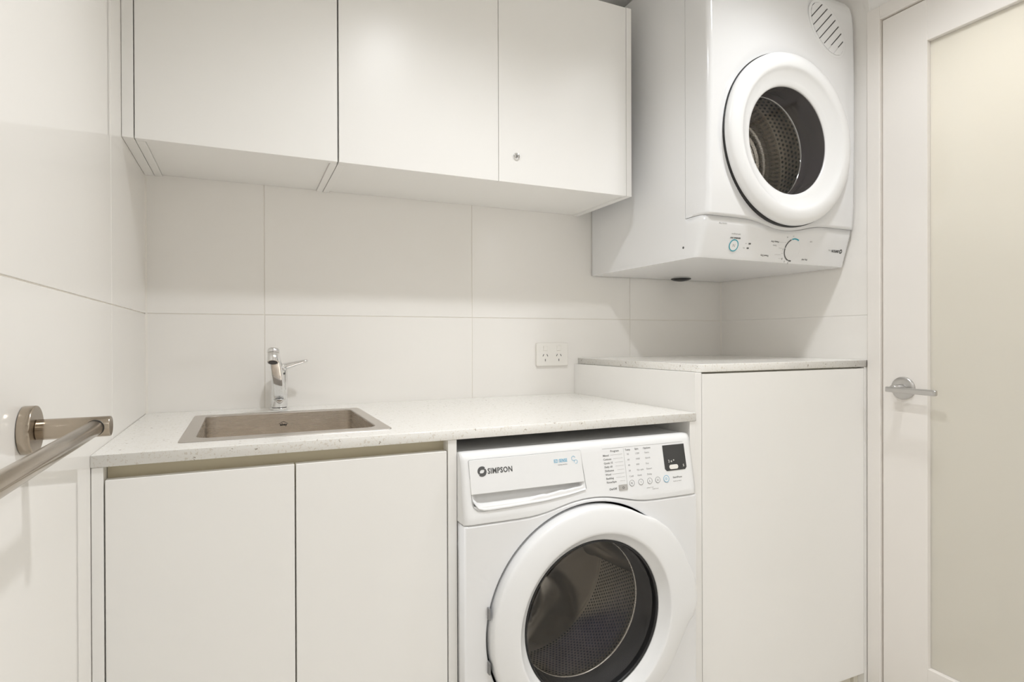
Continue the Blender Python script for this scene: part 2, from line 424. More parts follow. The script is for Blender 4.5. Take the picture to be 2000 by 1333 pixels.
boxes('finger_channel', [(-.2078, .3768, yd+.030, yd+.034, ZD-.050, ZB2-.0006), (-.2078, .3768, yd+.020, yd+.030, ZD-.050, ZD-.046)], 'channel', t, 0)
box('centre_stile', .0760, .0930, yd+.0195, yd+.0295, .12, ZD-.051, 'carcass', t)

# panel carrying the bench on the far side of the washer
sp = box('support_panel', 1.0050, 1.0223, yd-.0005, YB-.001, .0005, ZB2-.0006, 'cab', None, .0006)
tag(sp, 'white upright panel carrying the bench at the right of the washing machine', 'panel')

# ------------------------------------------------------------------ tall cabinet in the corner
t = new_thing('tall_cabinet', (1.36, 1.14, 0), 'white cabinet under the dryer with one plain tall door', 'cabinet')
yt = 1.1415
box('side_panel', 1.0232, 1.0440, yt, YB-.001, .02, ZT2-.0006, 'cab', t, .0006)
box('cabinet_door', 1.0460, 1.6610, yt, yt+.018, .10, ZT2-.0046, 'cab', t, .0010)
box('filler_strip', 1.6630, 1.6790, yt, yt+.060, .02, ZT2-.0006, 'cab', t, .0006)
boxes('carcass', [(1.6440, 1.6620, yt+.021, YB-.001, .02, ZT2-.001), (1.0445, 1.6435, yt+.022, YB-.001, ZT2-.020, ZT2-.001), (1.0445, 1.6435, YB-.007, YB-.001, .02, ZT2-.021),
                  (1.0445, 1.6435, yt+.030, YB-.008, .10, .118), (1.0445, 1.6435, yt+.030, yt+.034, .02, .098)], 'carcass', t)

# ------------------------------------------------------------------ sink
t = new_thing('sink', ((SX0+SX1)/2, (SY0+SY1)/2, ZB), 'brushed stainless steel drop-in sink with a single square bowl', 'sink')
def rr3(x0, x1, y0, y1, r, z): return [(a, b, z) for a, b in rrect(x0, x1, y0, y1, r, 8)]
bm = bmesh.new()
loft(bm, [rr3(SX0, SX1, SY0, SY1, .010, ZB+.0003), rr3(SX0+.0006, SX1-.0006, SY0+.0006, SY1-.0006, .010, ZB+.0016),
          rr3(IX0-.0022, IX1+.0022, IY0-.0022, IY1+.0022, .030, ZB+.0016), rr3(IX0-.0006, IX1+.0006, IY0-.0006, IY1+.0006, .029, ZB+.0008), rr3(IX0, IX1, IY0, IY1, .028, ZB-.0015)])
child('rim', bm_mesh(bm), 'rim', t)
def ins(d, z, r): return rr3(IX0+d, IX1-d, IY0+d, IY1-d, r, z)
bm = bmesh.new()
loft(bm, [ins(0, ZB-.0015, .028), ins(.001, ZB-.17, .028), ins(.004, ZB-.182, .027), ins(.012, ZB-.190, .025), ins(.025, ZB-.193, .02)], False, True)
ob = child('bowl', bm_mesh(bm), 'steel', t)
for o in (ob,):
    for p in o.data.polygons: p.use_smooth = len(p.vertices) == 4
dr = lathe_mesh([(0, 0), (.03, 0), (.042, -.001), (.045, .0005)], (0, 0), 40)
dr.transform(Matrix.Translation(((IX0+IX1)/2, (IY0+IY1)/2, ZB-.191)) @ Matrix.Rotation(-PI/2, 4, 'X')); child('drain', dr, 'chrome', t, True)
lg = [text_mesh('abey', .0085, facing((.0905, IY1-.0012, ZB-.0325)), 'CENTER', .0003)]
for (a0, b0), (a1, b1) in (((-.0105, .0045), (0, .0105)), ((0, .0105), (.0105, .0045))):
    d = Vector((a1-a0, b1-b0)).normalized(); nn = Vector((-d.y, d.x))*.00045
    lg.append(plate_mesh([[(a0-nn.x, b0-nn.y), (a1-nn.x, b1-nn.y), (a1+nn.x, b1+nn.y), (a0+nn.x, b0+nn.y)]], .0002, facing((.0905, IY1-.0012, ZB-.0325))))
child('maker_mark', join_meshes(lg), 'black', t)

# ------------------------------------------------------------------ mixer tap
tx, ty = .0850, 1.6720
t = new_thing('mixer_tap', (tx, ty, ZB), 'chrome mixer tap with an upswept spout, behind the sink', 'tap')
p, r = rod((tx, ty, ZB), (tx, ty, ZB+.006), .0245); tube('base_ring', p, r, 'chrome', t, 40)
p, r = rod((tx, ty, ZB+.006), (tx, ty, ZB+.105), .0205, .003); tube('body', p, r, 'chrome', t, 40)
pts = [(tx, ty-.006, ZB+.034), (tx-.001, ty-.020, ZB+.040), (tx-.004, ty-.045, ZB+.062), (tx-.008, ty-.075, ZB+.092), (tx-.013, ty-.108, ZB+.122), (tx-.017, ty-.132, ZB+.141), (tx-.0195, ty-.150, ZB+.150), (tx-.0205, ty-.160, ZB+.152)]
bm = bmesh.new(); lp = []
pv = [Vector(q) for q in pts]
for k, q in enumerate(pv):
    tg = (pv[min(k+1, len(pv)-1)]-pv[max(k-1, 0)]).normalized(); sd_ = tg.cross(Vector((0, 0, 1))).normalized(); nn = sd_.cross(tg)
    wv = .0150-.0035*k/7; hv = .0125-.0035*k/7
    lp.append([q+sd_*a+nn*b for a, b in rrect(-wv, wv, -hv, hv, .0045, 4)])
loft(bm, lp, True, True); sp_ = child('spout', bm_mesh(bm), 'chrome', t)
for p in sp_.data.polygons: p.use_smooth = len(p.vertices) == 4
nz0, nz1 = Vector((tx-.0205, ty-.154, ZB+.161)), Vector((tx-.0225, ty-.170, ZB+.131))
nd = (nz1-nz0)
p, r = rod(nz0, nz0+nd*.30, .0138); tube('nozzle_cap', p, r, 'chrome', t, 32)
p, r = rod(nz0+nd*.31, nz1, .0132); noz = tube('nozzle', p, r, 'chrome', t, 32)
p, r = rod(nz1, nz1+nd*.02, .0100, .0003); tube('aerator', p, r, 'black', t, 24)
p, r = rod((tx, ty, ZB+.1055), (tx+.004, ty, ZB+.122), .0195, .004); tube('lever_hub', p, r, 'chrome', t, 36)
tube('lever', [(tx+.008, ty, ZB+.112), (tx+.022, ty-.004, ZB+.116), (tx+.042, ty-.010, ZB+.122), (tx+.058, ty-.014, ZB+.1265), (tx+.068, ty-.017, ZB+.1285), (tx+.070, ty-.0175, ZB+.1287)],
     [.0165, .0145, .0110, .0080, .0065, .0040], 'chrome', t, 24, .6)
p, r = rod((tx+.011, ty-.0165, ZB+.096), (tx+.0118, ty-.0182, ZB+.096), .0026, .0003); tube('temperature_dot', p, r, 'ink', t, 20)

# ------------------------------------------------------------------ power point
px0, px1, pz0, pz1 = .8755, .9935, -.0895+H, -.0140+H
t = new_thing('power_point', ((px0+px1)/2, YB, (pz0+pz1)/2), 'white double power point with two rocker switches on the tiled wall', 'power point')
pc = ((px0+px1)/2, (pz0+pz1)/2)
child('plate', plate_mesh([rrect(px0-pc[0], px1-pc[0], pz0-pc[1], pz1-pc[1], .004)], .009, facing((pc[0], YB-.0046, pc[1])), .0015), 'plastic2', t)
for sx in (-.027, .024):
    bm = bmesh.new(); add_box(bm, pc[0]+sx-.0080, pc[0]+sx+.0080, YB-.0135, YB-.0090, pc[1]+.0125, pc[1]+.0285, .0012)
    for v in bm.verts:
        if v.co.z < pc[1]+.02: v.co.y += .0022 if v.co.y < YB-.011 else 0
    child('rocker_switch', bm_mesh(bm), 'plastic2', t)
    for ox, oz, tl in ((-.0075, -.0025, -.5), (.0075, -.0025, .5), (0, -.0185, 0)):
        child('pin_slot', plate_mesh([rrect(-.0011, .0011, -.0038, .0038, .0003, 2)], .0006, facing((pc[0]+sx+ox, YB-.0093, pc[1]+oz), 0, tl)), 'ink', t)

# ------------------------------------------------------------------ towel rail on the left wall
ry, rz = .826, -.1010+H
t = new_thing('towel_rail', (XL, ry, rz), 'brushed nickel towel rail reaching from the left wall towards the viewer', 'towel rail')
for k, yy in enumerate((ry, ry-.62)):
    p, r = rod((XL+.0004, yy, rz), (XL+.0125, yy, rz), .0275, .0012); tube('rose', p, r, 'nickel', t, 56)
    p, r = rod((XL+.0125, yy, rz), (XL+.0830, yy, rz), .0118, .0012); tube('post', p, r, 'nickel', t, 40)
    s = -1 if k == 0 else 1
    p, r = rod((XL+.0690, yy+s*.0100, rz), (XL+.0690, yy+s*.0135, rz), .0093, .0003); tube('collar', p, r, 'black', t, 32)
p, r = rod((XL+.0690, ry-.0125, rz), (XL+.0690, ry-.6075, rz), .0088, .0008); tube('bar', p, r, 'nickel', t, 36)

# ------------------------------------------------------------------ brand mark used on both machines
def swirl(s, mtx):
    """round S-like mark made of two interlocking curved pieces"""
    res = []
    for k in (0, 1):
        pts = [(s*.53*math.cos(math.radians(a)), s*.50*math.sin(math.radians(a))) for a in range(48, 226, 11)]
        pts += [(-s*.26, -s*.24), (-s*.27, -s*.08), (-s*.20, s*.06), (-s*.06, s*.13), (s*.12, s*.13), (s*.30, s*.10)]
        rot = Matrix.Rotation(PI*k, 2)
        q = [rot @ Vector((x, y+s*.06)) for x, y in pts]
        res.append(plate_mesh([[tuple(v) for v in q]], .0002, mtx))
    return res
def ring2d(r0, r1, mtx, n=40, a0=None, a1=None):
    if a0 is None: return plate_mesh([circ(r1, n), list(reversed(circ(r0, n)))], .0002, mtx)
    aa = [math.radians(a0+(a1-a0)*i/n) for i in range(n+1)]
    return plate_mesh([[(r1*math.cos(a), r1*math.sin(a)) for a in aa]+[(r0*math.cos(a), r0*math.sin(a)) for a in reversed(aa)]], .0002, mtx)
def perforations(name, c, r, y0, y1, pitch, hr, parent, a0, a1, skip=None):
    """small dark holes punched in rows round a drum wall, nobody could count them"""
    bm = bmesh.new(); row = 0; y = y0
    while y < y1:
        nn = int((a1-a0)*r/pitch)
        for i in range(nn):
            a = a0+(i+.5*(row % 2))*pitch/r
            if skip and skip(a, y): continue
            ca, sa = math.cos(a), math.sin(a)
            vs = [bm.verts.new((c[0]+r*ca-hr*math.cos(k*PI/3)*sa, y+hr*math.sin(k*PI/3), c[1]+r*sa+hr*math.cos(k*PI/3)*ca)) for k in range(6)]
            bm.faces.new(vs)
        y += pitch*.87; row += 1
    o = child(name, bm_mesh(bm), 'hole', parent); o['kind'] = 'stuff'; return o

# ------------------------------------------------------------------ washing machine
WX0, WX1, WZ0, WZ1 = .3965, .9905, .0115, .8560
WC = (.694, -.610+H); WF = 1.100
t = new_thing('washing_machine', ((WX0+WX1)/2, WF, 0), 'white front-loading washing machine under the bench', 'washing machine')
wb = 1.650
boxes('cabinet', [(WX0, WX0+.012, WF+.048, wb, WZ0, WZ1-.016), (WX1-.012, WX1, WF+.048, wb, WZ0, WZ1-.016), (WX0+.012, WX1-.012, wb-.012, wb, WZ0, WZ1-.016),
                  (WX0+.012, WX1-.012, WF+.048, wb-.012, WZ0, WZ0+.012)], 'enamel', t, .003)
box('lid', WX0, WX1, WF+.048, wb, WZ1-.015, WZ1, 'enamel', t, .004, 3)
for fx in (WX0+.06, WX1-.06):
    for fy in (WF+.08, wb-.07): box('foot', fx-.02, fx+.02, fy-.02, fy+.02, .0002, WZ0-.0002, 'black', t, .003)
SEAM, SR = -.3710+H, .2605
def seam_w(x):
    d = SR*SR-(x-WC[0])**2
    z = WC[1]+math.sqrt(d) if d > 0 else -9
    k = 90.0; return math.log(math.exp(k*(SEAM-SEAM))+math.exp(k*max(z-SEAM, -.2)))/k+SEAM-.003
# front plate with the round opening
n = 60
xs_ = [WX0+.0008+(WX1-WX0-.0016)*i/n for i in range(n+1)]
outer = [(x-WC[0], seam_w(x)-.0012-WC[1]) for x in reversed(xs_)]+[(WX0+.0008-WC[0], WZ0-WC[1]), (WX1-.0008-WC[0], WZ0-WC[1])]
fp = plate_mesh([outer, list(reversed(circ(.2500, 128)))], .0460, facing((WC[0], WF+.0230, WC[1])), .0035)
child('front_panel', fp, 'enamel', t)
# control fascia: leans back to the top, rolls over into the lid
prof = [(0, WF-.0005), (.010, WF-.0005), (.05, WF+.0070), (.09, WF+.0150), (.118, WF+.0205), (.128, WF+.0235), (.1345, WF+.0285), (.1380, WF+.0350), (.1388, WF+.0465)]
ZP0 = SEAM+.0
def fasc_y(z):
    h = max(0, z-ZP0)
    for (h0, y0), (h1, y1) in zip(prof, prof[1:]):
        if h <= h1: return y0+(y1-y0)*(h-h0)/(h1-h0)
    return prof[-1][1]
bm = bmesh.new(); cols = []
path = [(WX0, 1.0), (WX0, .55), (WX0+.0012, .26), (WX0+.00085, .10), (WX0+.010, .02), (WX0+.016, 0)]
inner = [WX0+.016+(WX1-WX0-.032)*i/90 for i in range(91)]
path = path+[(x, 0) for x in inner[1:-1]]+[(WX0+WX1-a, b) for a, b in reversed(path)]
YS = WF+.0470
hs = [0, .002, .006]+[.010+.003*k for k in range(36)]+[.121, .1245, .128, .1315, .1345, .1365, .1380, .1386, .1388]
for x, s in path:
    zb = seam_w(min(max(x, WX0+.005), WX1-.005))+.0012; c_ = []
    for i, h in enumerate(hs):
        zt_ = ZP0+h; f = h/.1388
        z = zb+(ZP0+.1388-zb)*f
        yy = fasc_y(z)
        c_.append(bm.verts.new((x, yy+s*(YS-yy), z)))
    c_.insert(0, bm.verts.new((x, min(c_[0].co.y+.02, YS), zb)))
    cols.append(c_)
for p_, q_ in zip(cols, cols[1:]):
    for i in range(len(p_)-1): bm.faces.new((p_[i], q_[i], q_[i+1], p_[i+1]))
DRX = (.4235, .6740); DRZ = (-.3370+H, -.2540+H)                # pocket behind the detergent drawer
for v in bm.verts:
    if DRX[0] < v.co.x < DRX[1] and DRZ[0]+max(0, v.co.x-.52)*.10 < v.co.z < DRZ[1]: v.co.y += .022
fasc = child('control_fascia', bm_mesh(bm), 'plastic', t, True)
TILT = math.atan2(.0135, .068)
def on_w(x, zrel, turn=0, out=.0003):
    """frame on the fascia at x and height zrel (relative to the camera)"""
    z = zrel+H; return facing((x, fasc_y(z)-out, z), TILT, turn)
# detergent drawer, drawn on the fascia plane; local v measured along the slope
dzc = -.2960
mt = on_w(.5550, dzc, out=.0010)
def dl(x): return x-.5550
lo_ = [(dl(.4165+.0225), -.0530), (dl(.50), -.0520), (dl(.58), -.0490), (dl(.64), -.0430), (dl(.680), -.0365)]
dr_loop = [(dl(.4140), .0480), (dl(.4160), -.0330), (dl(.4185), -.0430), (dl(.4265), -.0510)]+lo_+[(dl(.6830), -.0330), (dl(.6770), .0480), (dl(.6750), .0500), (dl(.4160), .0500)]
def inset(lp, d):
    out = []
    for i in range(len(lp)):
        a, b, c = Vector(lp[i-1]), Vector(lp[i]), Vector(lp[(i+1) % len(lp)])
        n1 = (b-a).normalized(); n2 = (c-b).normalized()
        m = (Vector((-n1.y, n1.x))+Vector((-n2.y, n2.x))).normalized(); out.append(tuple(b+m*d))
    return out
child('drawer_gap', plate_mesh([inset(dr_loop, -.0007), list(reversed(inset(dr_loop, .0001)))], .0012, on_w(.5550, dzc, out=.0006)), 'ink_grey', t)
up = [p for p in dr_loop if p[1] > -.0185]
hz_ = -.0185
top_loop = [(dl(.4140)+.0004, hz_), (dl(.6800), hz_), (dl(.6770), .0478), (dl(.6750), .0498), (dl(.4160), .0498), (dl(.4140), .0480)]
child('detergent_drawer', plate_mesh([top_loop], .0040, on_w(.5550, dzc, out=.0005), .0008), 'plastic', t)
# hollow finger grip below the drawer front
bm = bmesh.new(); rows = []
for k in range(25):
    f = k/24; x = dl(.4175)+f*(dl(.6815)-dl(.4175))
    def low(x):
        for (x0, v0), (x1, v1) in zip(lo_, lo_[1:]):
            if x <= x1: return v0+(v1-v0)*max(0, (x-x0))/(x1-x0)
        return lo_[-1][1]
    v1 = low(x)
    if f < .12: v1 = -.0330-(.0200)*math.sqrt(max(0, 1-(1-f/.12)**2))
    er = min(1, f/.05, (1-f)/.05); er = .12+.88*er*er*(3-2*er)
    dv = v1-hz_
    rows.append([(x, hz_+.004, -.0150*er), (x, hz_, -.0150*er), (x, hz_+dv*.25, -.0145*er), (x, hz_+dv*.45, -.0110*er), (x, hz_+dv*.62, -.0060*er), (x, hz_+dv*.78, -.0020*er), (x, hz_+dv*.9, .0006), (x, v1+.0008, .0018), (x, v1, .0008), (x, v1, -.002)])
vs = [[bm.verts.new(mt @ Vector(q)) for q in rw] for rw in rows]
for p_, q_ in zip(vs, vs[1:]):
    for i in range(len(p_)-1): bm.faces.new((p_[i], q_[i], q_[i+1], p_[i+1]))
child('drawer_grip', bm_mesh(bm), 'plastic_matt', t, True)
# writing on the fascia
DO = .0030
lg = swirl(.0185, on_w(.4410, -.2705, out=DO))+[text_mesh('SIMPSON', .0155, on_w(.4530, -.2760, out=DO), 'LEFT', .00035, .86)]
child('maker_name', join_meshes(lg), 'ink', t)
child('drawer_writing', join_meshes([text_mesh('EZI SENSE', .0100, on_w(.6080, -.2680, out=DO), 'LEFT', .0001, .72), ring2d(.0042, .0050, on_w(.6570, -.2625, out=DO), 24, 20, 300),
                                     ring2d(.0036, .0043, on_w(.6625, -.2700, out=DO), 24, -120, 200)]), 'ink_blue', t)
child('drawer_small_writing', text_mesh('washing machine', .0038, on_w(.6170, -.2740, out=DO), 'LEFT', 0, .85), 'ink_grey', t)
rows_ = ['Mixed', 'Cottons', 'Quick 15', 'Daily 60', 'Delicates', 'Wool', 'Bedding', 'Rinse/Spin']
prt = [text_mesh('Program', .0064, on_w(.7560, -.2580), 'LEFT', .00012), text_mesh('Temp', .0060, on_w(.7960, -.2580), 'LEFT', .0001),
       text_mesh('Spin', .0060, on_w(.8230, -.2580), 'LEFT', .0001), text_mesh('Options', .0060, on_w(.8470, -.2580), 'LEFT', .0001)]
fine = []
for i, s in enumerate(rows_):
    z = -.2665-i*.0083; x = .7350+i*.0004
    prt.append(text_mesh(s, .0060, on_w(x, z), 'LEFT', .0001))
    x0 = x+.005+.0031*len(s)
    fine.append(plate_mesh([[(0, 0), (.7880-x0, 0), (.7880-x0, .0004), (0, .0004)]], .0002, on_w(x0, z+.0020)))
for i, (a, b, c) in enumerate((('90', '1200', 'Extra'), ('60', '1000', 'Quick'), ('40', '800', 'Eco'), ('30', 'No spin', 'Rinse+'), ('Cold', 'Hold', 'Delay'))):
    z = -.2680-i*.0122
    fine += [text_mesh(a, .0056, on_w(.8000, z)), text_mesh(b, .0056, on_w(.8230, z)), text_mesh(c, .0056, on_w(.8500, z))]
fine.append(plate_mesh([[(0, 0), (.0005, 0), (.0005, .092), (0, .092)]], .0002, on_w(.7920, -.3420)))
fine.append(plate_mesh([[(0, 0), (.2300, 0), (.2300, .0006), (0, .0006)]], .0002, on_w(.7350, -.2500)))
child('program_table', join_meshes(fine), 'ink_grey', t)
prt += [text_mesh('On/Off', .0064, on_w(.7430, -.3400), 'LEFT', .0002), text_mesh('Start/Pause', .0056, on_w(.9230, -.3310), 'LEFT', .0001)]
child('program_names', join_meshes(prt), 'ink_mid', t)
pb = plate_mesh([rrect(-.0115, .0115, -.0065, .0065, .0015, 3)], .0024, on_w(.7800, -.3370), .0005); child('power_button', pb, 'satin', t)
child('power_symbol', text_mesh('O', .0075, on_w(.7800, -.3398, out=.0017), 'CENTER', .0001), 'ink', t)
for x, s in ((.8050, 'K'), (.8300, 'I'), (.8550, 'L'), (.8780, 'U')):
    b_ = child('round_button', plate_mesh([circ(.0066, 28)], .0010, on_w(x, -.3300), .0002), 'plastic', t)
    q = ring2d(.0062, .0068, on_w(x, -.3300, out=.0010)); tx_ = text_mesh(s, .0064, on_w(x, -.3322, out=.0010), 'CENTER', 0)
    child('button_print', join_meshes([q, tx_]), 'ink', t)
child('start_button', plate_mesh([circ(.0078, 32)], .0010, on_w(.9030, -.3300), .0002), 'plastic', t)
child('start_print', join_meshes([ring2d(.0070, .0081, on_w(.9030, -.3300, out=.0010)), text_mesh('D', .0075, on_w(.9030, -.3326, out=.0010), 'CENTER', .0001)]), 'ink_blue', t)
child('fine_writing', join_meshes([text_mesh('press 3 sec', .0040, on_w(.8450, -.3460)), text_mesh('Child lock', .0040, on_w(.8600, -.3500)), text_mesh('hold to reset', .0042, on_w(.9230, -.3390))]), 'ink_grey', t)
child('display', plate_mesh([[(-.0320, .0300), (-.0320, -.0250), (-.0270, -.0300), (.0270, -.0300), (.0320, -.0250), (.0320, .0300)]], .0016, on_w(.9350, -.2840, out=.0004), .0003), 'display', t)
child('display_print', join_meshes([text_mesh('2 o *', .0085, on_w(.9140, -.2940, out=.0016), 'LEFT', .0001), text_mesh('S', .0080, on_w(.9560, -.3065, out=.0016), 'LEFT', .0001)]), 'plastic2', t)
child('display_button', plate_mesh([rrect(-.0130, .0130, -.0052, .0052, .005)], .0014, on_w(.9285, -.3050, out=.0014), .0003), 'plastic2', t)
# porthole door
def lobe(a):
    a = (math.degrees(a)+180) % 360-180
    ks = [(-27, 0), (-20, .004), (-13, .012), (-8, .027), (-3, .034), (6, .030), (24, .019), (40, .0155), (50, .010), (57, .002), (61, 0)]
    if a <= ks[0][0] or a >= ks[-1][0]: return 0
    for (a0, v0), (a1, v1) in zip(ks, ks[1:]):
        if a <= a1:
            f = (a-a0)/(a1-a0); f = f*f*(3-2*f); return v0+(v1-v0)*f
def wrad(r, a): return r+lobe(a)*min(1, max(0, (r-.212)/.030))
dprof = [(.2440, WF+.016), (.2452, WF-.004), (.2452, WF-.0190), (.2442, WF-.0225), (.2415, WF-.0252), (.2370, WF-.0270), (.2240, WF-.0310), (.2080, WF-.0345), (.1950, WF-.0360), (.1915, WF-.0358), (.1895, WF-.0346),
         (.1875, WF-.0315), (.1790, WF-.0215), (.1725, WF-.0150), (.1705, WF-.0130), (.1700, WF-.004)]
dr_ = lathe('door_ring', dprof, WC, 'plastic', t, 180, wrad)
lathe('gasket_edge', [(.1704, WF-.0115), (.1692, WF-.0142), (.1660, WF-.0140), (.1645, WF-.0100), (.1645, WF+.002)], WC, 'black', t, 128)
lathe('door_glass', [(.1648, WF+.001), (.1500, WF+.011), (.1250, WF+.021), (.0800, WF+.029), (0, WF+.033)], WC, 'glass', t, 96)
lathe('gasket', [(.1652, WF-.008), (.1665, WF+.01), (.1670, WF+.030), (.1640, WF+.046), (.1600, WF+.056)], WC, 'gasket', t, 128)
lathe('drum_lip', [(.1600, WF+.0555), (.1575, WF+.057), (.1575, WF+.060), (.1620, WF+.063)], WC, 'steel', t, 128)
WD = WF+.335
lathe('drum', [(.1615, WF+.062), (.2000, WF+.066), (.2340, WF+.075), (.2400, WF+.085), (.2400, WD)], WC, 'steel_dark', t, 128)
perforations('drum_perforations', WC, .2392, WF+.092, WD-.012, .0098, .0028, t, -PI*1.0, PI*.35)
# back of the drum with a raised three-armed boss
bm = bmesh.new(); rings = []
for r in [0, .02, .045, .07, .095, .12, .145, .17, .195, .215, .232, .2395]:
    ring = []
    for i in range(120):
        a = 2*PI*i/120; k = .5+.5*math.cos(3*(a-math.radians(200))+r*9)
        k = 1/(1+math.exp(-14*(k-.55)))
        y = WD-.050*k*math.exp(-((r-.10)/.11)**2)-.010*math.exp(-(r/.05)**2)
        ring.append(bm.verts.new((WC[0]+r*math.cos(a), y, WC[1]+r*math.sin(a))))
    rings.append(ring)
for p_, q_ in zip(rings, rings[1:]):
    for i in range(120): bm.faces.new((p_[i], p_[(i+1) % 120], q_[(i+1) % 120], q_[i]))
bmesh.ops.remove_doubles(bm, verts=bm.verts, dist=1e-6)
child('drum_back', bm_mesh(bm), 'steel_dark', t, True)
for a in (math.radians(-112), math.radians(8), math.radians(128)):
    bm = bmesh.new(); lp = []
    u = Vector((math.cos(a), 0, math.sin(a))); v = Vector((-math.sin(a), 0, math.cos(a))); c3 = Vector((WC[0], 0, WC[1]))
    for y, hh, ww in ((WF+.095, .020, .020), (WF+.12, .042, .026), (WF+.20, .052, .030), (WD-.06, .056, .034), (WD-.02, .056, .040), (WD-.002, .060, .046)):
        lp.append([c3+Vector((0, y, 0))+u*(.2398-hh*math.cos(q)**.8)+v*ww*math.sin(q) if abs(math.cos(q)) > 1e-6 else c3+Vector((0, y, 0))+u*.2398+v*ww*math.sin(q) for q in [(-.5+i/14)*PI*.999 for i in range(15)]])
    rs = [[bm.verts.new(q) for q in l_] for l_ in lp]
    for p_, q_ in zip(rs, rs[1:]):
        for i in range(14): bm.faces.new((p_[i], p_[i+1], q_[i+1], q_[i]))
    bm.faces.new(rs[0]); child('drum_lifter', bm_mesh(bm), 'steel_dark', t, True)
for z in (.055, -.055):
    box('hinge', WC[0]-.2486, WC[0]-.2450, WF-.010, WF+.004, WC[1]+z-.012, WC[1]+z+.012, 'ink_mid', t, .0008)

# ------------------------------------------------------------------ dryer on the wall
DX0, DX1, DZ0, DZ1 = 1.0930, 1.6765, .2166+H, 1.043+H
DC = (1.3890, .5530+H); DFY = 1.1720; DS = 1.2560
t = new_thing('dryer', ((DX0+DX1)/2, YB, DZ0), 'white vented clothes dryer hung upside down in the corner above the tall cabinet', 'dryer')
def dface(z):
    pts = [(.2166, 1.2150), (.2190, 1.2138), (.2500, 1.2042), (.3150, 1.1850), (.3250, 1.1790), (.40, 1.1745), (.60, 1.1715), (.80, 1.1720), (.93, 1.1750), (.970, 1.1790), (.992, 1.1850), (1.012, 1.1980), (1.028, 1.2160), (1.038, 1.2350), (1.043, 1.2530)]
    z -= H
    for (z0, y0), (z1, y1) in zip(pts, pts[1:]):
        if z <= z1: return y0+(y1-y0)*(z-z0)/(z1-z0)
    return pts[-1][1]
DSEAM, DSR = .3220+H, .2500
def seam_d(x):
    d = DSR*DSR-(x-DC[0])**2
    z = DC[1]-math.sqrt(d) if d > 0 else 9
    k = 90.0; return DSEAM-math.log(1+math.exp(k*max(DSEAM-z, -.2)))/k+.003
boxes('cabinet', [(DX0, DX0+.010, DS, YB-.004, DZ0+.0095, DZ1), (DX1-.010, DX1, DS, YB-.004, DZ0+.0095, DZ1), (DX0+.010, DX1-.010, DS, YB-.004, DZ1-.010, DZ1),
                  (DX0+.010, DX1-.010, YB-.014, YB-.004, DZ0+.0095, DZ1-.010)], 'enamel', t, .0008)
cpath = [(DX0, 1.0), (DX0, .60), (DX0+.0010, .32), (DX0+.0040, .14), (DX0+.0090, .035), (DX0+.016, 0)]
inner = [DX0+.016+(DX1-DX0-.032)*i/100 for i in range(101)]
cpath = cpath+[(x, 0) for x in inner[1:-1]]+[(DX0+DX1-a, b) for a, b in reversed(cpath)]
# upper front
bm = bmesh.new(); cols = []
NZ = 90
for x, s in cpath:
    zb = seam_d(min(max(x, DX0+.01), DX1-.01))+.0005; c_ = []
    for i in range(NZ+1):
        f = i/NZ; f = f+.06*math.sin(PI*f)*f; z = zb+(DZ1-zb)*f
        yy = dface(max(z, DSEAM+.002))
        rr_ = math.hypot(x-DC[0], z-DC[1])
        if s == 0: yy += .0045*math.exp(-((rr_-.246)/.011)**2)
        c_.append(bm.verts.new((x, yy+s*(DS-.0012-yy), z)))
    c_.insert(0, bm.verts.new((x, min(c_[0].co.y+.015, DS-.0012), zb)))
    cols.append(c_)
keep = []
for p_, q_ in zip(cols, cols[1:]):
    for i in range(len(p_)-1):
        c = (p_[i].co+q_[i+1].co)/2
        if math.hypot(c.x-DC[0], c.z-DC[1]) < .16 and c.y < 1.20: continue
        bm.faces.new((p_[i], q_[i], q_[i+1], p_[i+1]))
child('front_panel', bm_mesh(bm), 'enamel', t, True)
# control panel, one piece with the underside
bm = bmesh.new(); cols = []
zl = [0, .0006, .0024, .008, .02, .0334, .05, .07, .085]
for x, s in cpath:
    c_ = []
    ze = seam_d(min(max(x, DX0+.01), DX1-.01))-.0005
    for i, h in enumerate(zl):
        z = DZ0+(ze-DZ0)*h/.085; yy = dface(min(z, .3150+H)); c_.append(bm.verts.new((x, yy+s*(DS-yy), z)))
    c_.append(bm.verts.new((x, min(c_[-1].co.y+.02, DS), ze)))
    cols.append(c_)
for p_, q_ in zip(cols, cols[1:]):
    for i in range(len(p_)-1): bm.faces.new((p_[i], q_[i], q_[i+1], p_[i+1]))
child('control_panel', bm_mesh(bm), 'enamel', t, True)
sd = bmesh.new()                                                   # base tray: underside and lower sides
bv = [(x, dface(DZ0)+s*(DS-dface(DZ0))) for x, s in cpath]+[(DX1, YB-.004), (DX0, YB-.004)]
top_ = [sd.verts.new((x, y, DZ0)) for x, y in bv]; sd.faces.new(top_)
for k in ((-1, 0, DX0), (1, 0, DX1)):
    vv = [sd.verts.new((k[2], y, z)) for y, z in ((DS, DZ0), (YB-.004, DZ0), (YB-.004, DZ0+.0105), (DS, DZ0+.0105))]; sd.faces.new(vv)
child('base_tray', bm_mesh(sd), 'enamel', t)
# panel strip behind the side seam, so that the lower front runs on without a joint
rp = lathe_mesh([(0, 0), (.010, .0002), (.026, .003), (.034, .007), (.0365, .010), (.0365, .014)], (0, 0), 40)
rp.transform(Matrix.Translation((1.4450, YB-.046, DZ0-.0095)) @ Matrix.Rotation(PI/2, 4, 'X')); child('rubber_plug', rp, 'black', t, True)
